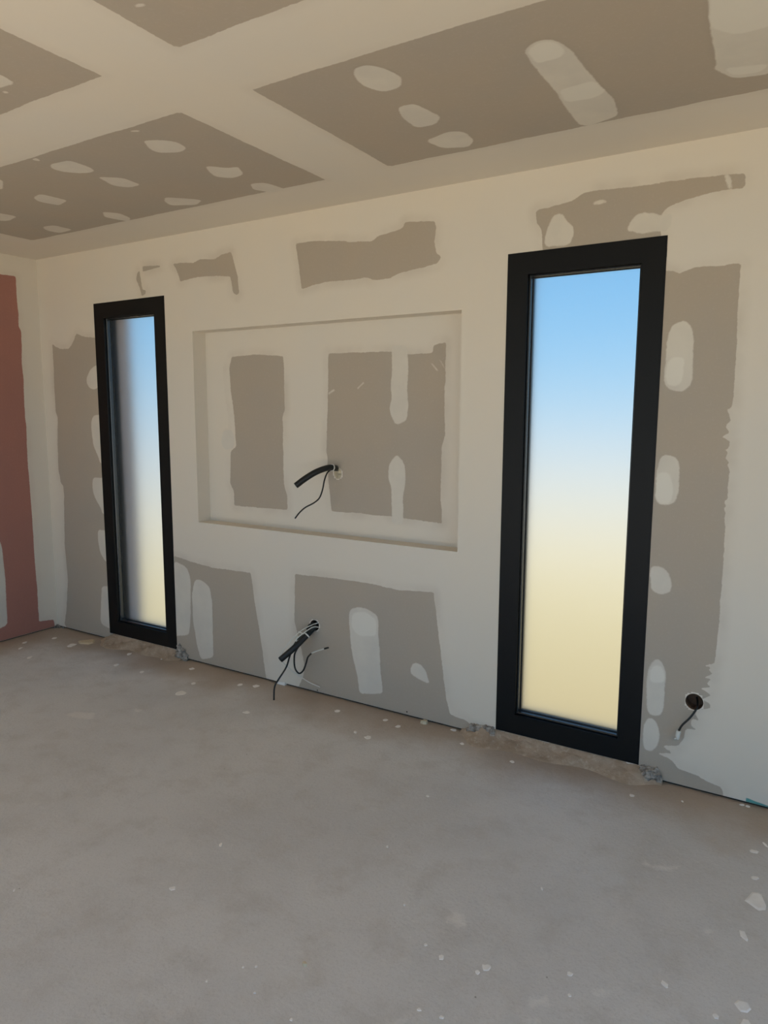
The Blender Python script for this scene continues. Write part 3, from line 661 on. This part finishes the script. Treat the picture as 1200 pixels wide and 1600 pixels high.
# ---------------------------------------------------------------- plasterboard and filler on the walls
to_floor = lambda q: [(a, -0.03 if b < 0.03 else b) for a, b in q]   # boards run down into the base gap
BOARD_WALL = [chaikin(to_floor(q), 1, 0.006) for q in BOARD_WALL]
BOARD_NICHE = [chaikin(q, 1, 0.006) for q in BOARD_NICHE]
DAB_WALL, DAB_TOP, DAB_NICHE = ([chaikin(q, 2, 0.014) for q in l] for l in (DAB_WALL, DAB_TOP, DAB_NICHE))
CEIL_DABS, CEIL_TOPS = ([chaikin(q, 2, 0.014) for q in l] for l in (CEIL_DABS, CEIL_TOPS))
WC = (0.003, RX, GAP + 0.0005, H - 0.002)
NC = (NX0 + 0.004, NX1 - 0.004, NZ0 + 0.004, NZ1 - 0.004)
FWALL = {'sb': BOARD_WALL, 'sf': DAB_WALL, 'st': DAB_TOP}
FNICHE = {'sb': BOARD_NICHE, 'sf': DAB_NICHE, 'st': SCRATCH_NICHE}
for k, q in enumerate(BOARD_WALL):
    patch('exposed_board', q, on_wall, M['board'], wall_back, 0.00015 + k * 0.00002, FWALL, 0.007, 0.055, WC, [HL, HB])
for k, q in enumerate(DAB_WALL):
    patch('filler_dab', q, on_wall, M['board'], wall_back, 0.0004 + k * 0.00002, FWALL, 0.006, 0.010, WC, [HL, HB])
for q in DAB_TOP:
    patch('second_filler_coat', q, on_wall, M['board'], wall_back, 0.0009, FWALL, 0.006, 0.010, WC)
for k, q in enumerate(BOARD_NICHE):
    patch('niche_exposed_board', q, on_niche, M['board'], wall_back, 0.0002 + k * 0.00005, FNICHE, 0.007, 0.055, NC, [HN])
for q in DAB_NICHE:
    patch('niche_filler_dab', q, on_niche, M['board'], wall_back, 0.0004, FNICHE, 0.006, 0.010, NC)
for q in SCRATCH_NICHE:
    patch('filler_scrape', q, on_niche, M['board'], wall_back, 0.0006, FNICHE, 0.003, 0.006, NC)
for q in TEAL:
    patch('teal_board_edge', q, on_wall, M['teal'], wall_back, 0.0004, {'sb': TEAL, 'sf': [], 'st': []}, 0.004, 0.006, WC)
V, Fc = [], []
add_box(V, Fc, CRUMB[0][0], CRUMB[1][0], -0.006, 0.012, 0.0, 0.016)
V[4] = (V[4][0] + 0.01, V[4][1], 0.010)
V[5] = (V[5][0], V[5][1], 0.020)
mk('plaster_crumb', V, Fc, M['splat'], wall_back)
for x, z in SCREWS:
    v = [(x + 0.004 * math.cos(t), -0.0013, z + 0.004 * math.sin(t)) for t in (k * math.pi / 4 for k in range(8))]
    mk('screw', v + [(x, -0.002, z)], [(k, (k + 1) % 8, 8) for k in range(8)], M['gap'], wall_back)
RED = [chaikin(to_floor(q), 1, 0.006) for q in RED]
RED_DAB = [chaikin(q, 2, 0.014) for q in RED_DAB]
LC = (RY, -0.003, 0.009, H - 0.002)
for q in RED:
    patch('red_board', q, on_left, M['red'], wall_left, 0.0002, {'sb': RED, 'sf': RED_DAB, 'st': []}, 0.008, 0.055, LC)
for q in RED_DAB:
    patch('filler_dab', q, on_left, M['red'], wall_left, 0.0004, {'sb': RED, 'sf': RED_DAB, 'st': []}, 0.008, 0.012, LC)

# ---------------------------------------------------------------- ceiling boards between the taped joints
ROWS = [(-1.180, -0.345), (-2.37, -1.488), (-3.57, -2.68), (-4.55, -3.88)]
COLS = [(0.505, 2.672), (2.998, 5.17), (5.49, 5.95)]
rng = random.Random(4)
CB = []
for ya, yb in ROWS:
    for xa, xb in COLS:
        pts = []
        loop = rect(xa, xb, ya, yb)
        for (ax, ay), (bx, by) in zip(loop, loop[1:] + loop[:1]):
            n = max(2, int(math.hypot(bx - ax, by - ay) / 0.12))
            for k in range(n):
                t = k / n
                j = 0.0 if k == 0 else 0.0035
                pts.append((ax + (bx - ax) * t + rng.uniform(-j, j), ay + (by - ay) * t + rng.uniform(-j, j)))
        CB.append(pts)
FCEIL = {'sb': CB, 'sf': CEIL_DABS, 'st': CEIL_TOPS}
CC = (0.003, RX - 0.003, RY, -0.003)
for k, q in enumerate(CB):
    patch('exposed_board', q, on_ceil, M['board_c'], ceiling, 0.0001 + k * 0.00002, FCEIL, 0.014, 0.055, CC)
for k, q in enumerate(CEIL_DABS):
    patch('filler_dab', q, on_ceil, M['board_c'], ceiling, 0.0004 + k * 0.00002, FCEIL, 0.007, 0.010, CC)
for q in CEIL_TOPS:
    patch('second_filler_coat', q, on_ceil, M['board_c'], ceiling, 0.0010, FCEIL, 0.007, 0.010, CC)

# ---------------------------------------------------------------- floor: plaster splatter, dust, score line, mortar beds
def blob(poly, h):
    """low solid blob on the floor from an outline"""
    n = len(poly)
    cx, cy = sum(q[0] for q in poly) / n, sum(q[1] for q in poly) / n
    V = [(a, b, 0.0) for a, b in poly] + [(cx + (a - cx) * 0.78, cy + (b - cy) * 0.78, h) for a, b in poly] + [(cx, cy, h * 1.15)]
    Fc = [(i, (i + 1) % n, n + (i + 1) % n, n + i) for i in range(n)] + [(n + i, n + (i + 1) % n, 2 * n) for i in range(n)]
    return V, Fc
rng = random.Random(11)
for x, y, rx, ry in SPLAT:
    if y > -0.006: y = -0.012
    n = 11
    a0 = rng.uniform(0, 6)
    pts = []
    for k in range(n):
        t = 2 * math.pi * k / n
        s = rng.uniform(0.72, 1.12)
        # image-right on the floor runs along the view's right vector
        u, v = rx * s * math.cos(t), ry * s * math.sin(t)
        pts.append((x + u * 0.850 + v * -0.526, y + u * 0.526 + v * 0.850))
    mk('plaster_splatter', *blob(pts, 0.0016), M['splat'], floor)
for q in SPLAT_POLY:
    mk('plaster_splatter', *blob(q, 0.0022), M['splat'], floor)
for k, q in enumerate(FAINT):
    patch('plaster_smear', q, on_floor, M['faint'], floor, 0.0002 + k * 0.00003, {'sf': FAINT}, 0.008, 0.03)
V, Fc = [], []
for (ax, ay), (bx, by) in zip(SCORE, SCORE[1:]):
    d = Vector((bx - ax, by - ay, 0)).normalized()
    nn_ = Vector((-d.y, d.x, 0)) * 0.0009
    s = len(V)
    V += [(ax - nn_.x, ay - nn_.y, 0.0007), (ax + nn_.x, ay + nn_.y, 0.0007), (bx + nn_.x, by + nn_.y, 0.0007), (bx - nn_.x, by - nn_.y, 0.0007)]
    Fc.append((s, s + 1, s + 2, s + 3))
mk('score_line', V, Fc, M['score'], floor)

def mortar_bed(x0, x1, depth, seed, hz):
    """rough mortar fillet from under the window frame out onto the slab"""
    rg = random.Random(seed)
    ph = [rg.uniform(0, 6.3) for _ in range(8)]
    nx, ny = 60, 14
    V, Fc = [], []
    for i in range(nx + 1):
        t = i / nx
        x = x0 + (x1 - x0) * t
        endf = min(1, min(t, 1 - t) / 0.13)
        endf = endf * endf * (3 - 2 * endf)
        dp = depth * (0.80 + 0.20 * math.sin(5 * t + ph[0]) + 0.12 * math.sin(17 * t + ph[1])) * (0.35 + 0.65 * endf)
        for j in range(ny + 1):
            s = j / ny
            y = 0.03 - s * (dp + 0.03)
            if y > -0.006:
                h = hz
            else:
                sl = (-0.006 - y) / max(dp - 0.006, 1e-4)
                h = hz * (0.80 + 0.08 * math.sin(9 * t + ph[2])) * (1 - min(sl, 1.0)) ** 1.15
                h *= 1 + 0.16 * math.sin(23 * t + ph[3] + 4 * sl) + 0.12 * math.sin(57 * t + ph[5] - 7 * sl) + rg.uniform(-0.05, 0.05)
            h *= 0.3 + 0.7 * endf
            V.append((x, y, max(0.0, min(h, 0.0525)) - (0.004 if j == ny else 0)))
    for i in range(nx):
        for j in range(ny):
            a = i * (ny + 1) + j
            Fc.append((a, a + ny + 1, a + ny + 2, a + 1))
    return mk('mortar_bed', V, Fc, M['mortar'], floor, smooth=True)
mortar_bed(0.53, 1.29, 0.13, 3, 0.052)
mortar_bed(3.22, 4.15, 0.12, 8, 0.052)

# ---------------------------------------------------------------- loose and lumpy things at the foot of the wall
def rocks(spots, seed):
    rg = random.Random(seed)
    bm = bmesh.new()
    for x, y, z, r in spots:
        g = bmesh.ops.create_icosphere(bm, subdivisions=3, radius=1.0)
        ph = [rg.uniform(0, 6.3) for _ in range(6)]
        sx, sy, sz = r * rg.uniform(0.8, 1.3), r * rg.uniform(0.7, 1.0), r * rg.uniform(0.75, 1.1)
        for v in g['verts']:
            c = v.co.copy()
            k = 1 + 0.22 * math.sin(4 * c.x + ph[0]) * math.sin(5 * c.y + ph[1]) + 0.18 * math.sin(7 * c.z + ph[2]) + 0.10 * math.sin(15 * c.x + 13 * c.z + ph[3]) + rg.uniform(-0.05, 0.05)
            v.co = Vector((x + c.x * sx * k, y + c.y * sy * k, max(0.0, z + c.z * sz * k)))
    V = [tuple(v.co) for v in bm.verts]
    bm.verts.index_update()
    Fc = [tuple(v.index for v in f.verts) for f in bm.faces]
    bm.free()
    return V, Fc
mk('crumbled_gypsum', *rocks([(HN[0] + 0.006, ND, HN[1] + 0.004, 0.012), (HN[0] + 0.010, ND, HN[1] - 0.012, 0.010), (HN[0] - 0.006, ND, HN[1] - 0.006, 0.008),
    (HN[0] + 0.012, ND, HN[1] + 0.014, 0.008), (HN[0] - 0.002, ND, HN[1] - 0.020, 0.006)], 21), M['foam'], wall_back)
def clump(label, spots, seed):
    c = (spots[0][0], spots[0][1], 0)
    o = mk('mortar_clump', *rocks(spots, seed), M['rubble'], loc=c)
    tag(o, label, 'rubble')
clump('crumbly grey brown mortar clump at the right foot of the narrow left window',
      [(1.262, -0.004, 0.075, 0.020), (1.285, -0.006, 0.055, 0.024), (1.305, -0.006, 0.030, 0.025), (1.272, -0.012, 0.028, 0.026), (1.315, -0.010, 0.012, 0.018)], 5)
clump('crumbled grey mortar lumps against wall at left foot of the tall right window',
      [(3.285, -0.006, 0.034, 0.024), (3.315, -0.006, 0.040, 0.020), (3.345, -0.008, 0.042, 0.020), (3.368, -0.010, 0.044, 0.022), (3.38, -0.016, 0.034, 0.018), (3.26, -0.006, 0.016, 0.016), (3.30, -0.014, 0.018, 0.02)], 6)
clump('broken grey mortar lump at right foot of the tall right window, below cable',
      [(4.072, -0.006, 0.048, 0.018), (4.098, -0.008, 0.046, 0.022), (4.122, -0.008, 0.038, 0.022), (4.09, -0.018, 0.026, 0.022), (4.132, -0.010, 0.018, 0.018)], 7)
clump('small dark mortar crumbs in the room corner below the red board',
      [(0.020, -0.016, 0.012, 0.012), (0.040, -0.012, 0.008, 0.009), (0.014, -0.034, 0.008, 0.008), (0.07, -0.008, 0.006, 0.007)], 9)
o = mk('plaster_scrap', *blob(STRIP, 0.006), M['cream'], loc=(STRIP[0][0], STRIP[0][1], 0))
tag(o, 'flat cream plaster scrap on floor left of the narrow window', 'scrap')
def chip(name, cx, cy, r, h, label, mat, seed):
    rg = random.Random(seed)
    pts = [(cx + r * rg.uniform(0.7, 1.2) * math.cos(t), cy + r * rg.uniform(0.6, 1.0) * math.sin(t)) for t in (k * 2 * math.pi / 8 for k in range(8))]
    o = mk(name, *blob(pts, h), mat, loc=(cx, cy, 0))
    return tag(o, label, 'chip')
chip('plaster_chip', CHIP[0][0], CHIP[0][1], 0.008, 0.008, 'small upright cream plaster chip alone on the bare foreground floor', M['cream'], 2)
chip('plaster_chip', 3.02, -0.018, 0.022, 0.014, 'crumbled cream plaster lump at wall foot left of the tall window', M['cream'], 3)

# ---------------------------------------------------------------- cables
def tie(P, at, r, parent, tail):
    """zip tie ring round a conduit at the path point nearest to `at`, with a cut tail"""
    C = catmull(P, 10)
    i = min(range(1, len(C) - 1), key=lambda k: (C[k] - Vector(at)).length)
    t = (C[i + 1] - C[i - 1]).normalized()
    a = t.orthogonal().normalized()
    b = t.cross(a)
    V, Fc = [], []
    n = 20
    for k in range(n):
        th = 2 * math.pi * k / n
        d = a * math.cos(th) + b * math.sin(th)
        for rr, ww in ((r, -0.0035), (r + 0.0022, -0.0035), (r + 0.0022, 0.0035), (r, 0.0035)):
            V.append(C[i] + d * rr + t * ww)
    for k in range(n):
        k2 = (k + 1) % n
        for q in range(4):
            q2 = (q + 1) % 4
            Fc.append((k * 4 + q, k2 * 4 + q, k2 * 4 + q2, k * 4 + q2))
    if tail:
        d = Vector(tail)
        s = len(V)
        p0 = C[i] + d.normalized() * r
        for e in (p0, p0 + d):
            V += [e + t * 0.003, e - t * 0.003, e - t * 0.003 + b * 0.0015, e + t * 0.003 + b * 0.0015]
        Fc += [(s, s + 1, s + 5, s + 4), (s + 1, s + 2, s + 6, s + 5), (s + 2, s + 3, s + 7, s + 6), (s + 3, s, s + 4, s + 7), (s + 4, s + 5, s + 6, s + 7)]
    return mk('cable_tie', V, Fc, M['white_p'], parent)

root = empty('cable_conduit', (hn[0], ND, hn[1]), 'black conduit with one thin cable drooping out of the wall niche', 'conduit')
mk('conduit_sleeve', *tube(N_CONDUIT, 0.0160, 16, 8, hollow=True), M['black'], root, smooth=True)
mk('cable', *tube(N_CABLE, 0.0040, 10, 8), M['black'], root, smooth=True)
tie(N_CONDUIT, N_TIE[0], 0.0165, root, None)

root = empty('cable_conduit', (hl[0], 0, hl[1]), 'black conduit bundled with white wires and cables near the floor', 'conduit')
mk('conduit_sleeve', *tube(L_CONDUIT, 0.0165, 16, 8, hollow=True), M['black'], root, smooth=True)
mk('conduit_stub', *tube(L_STUB, 0.0125, 14, 8, hollow=True), M['black'], root, smooth=True)
mk('cable', *tube(L_CABLE1, 0.0046, 10, 8), M['black'], root, smooth=True)
c2 = mk('cable', *tube(L_CABLE2, 0.0046, 10, 8), M['black'], root, smooth=True)
mk('stripped_core', *tube(L_CORE, 0.0036, 10, 5), M['white_p'], c2, smooth=True)
mk('cable_tip', *tube(L_TIP, 0.0048, 10, 4), M['black'], c2, smooth=True)
mk('white_wire', *tube(L_WIRE1, 0.0026, 8, 8), M['white_p'], root, smooth=True)
mk('white_wire', *tube(L_WIRE2, 0.0030, 8, 8), M['white_p'], root, smooth=True)
tie(L_CONDUIT, L_TIE[0], 0.0172, root, (-0.03, -0.01, 0.012))

root = empty('socket_cable', (hb[0], 0, hb[1]), 'short black cable with white connector hanging from a round wall hole', 'cable')
mk('cable', *tube(B_CABLE, 0.0042, 12, 8), M['black'], root, smooth=True)
cn_ = mk('connector', *tube(B_CONN, 0.0095, 12, 4), M['white_p'], root, smooth=False)
mk('connector_pin', *tube(B_PIN, 0.0055, 10, 3), M['metal'], cn_, smooth=True)
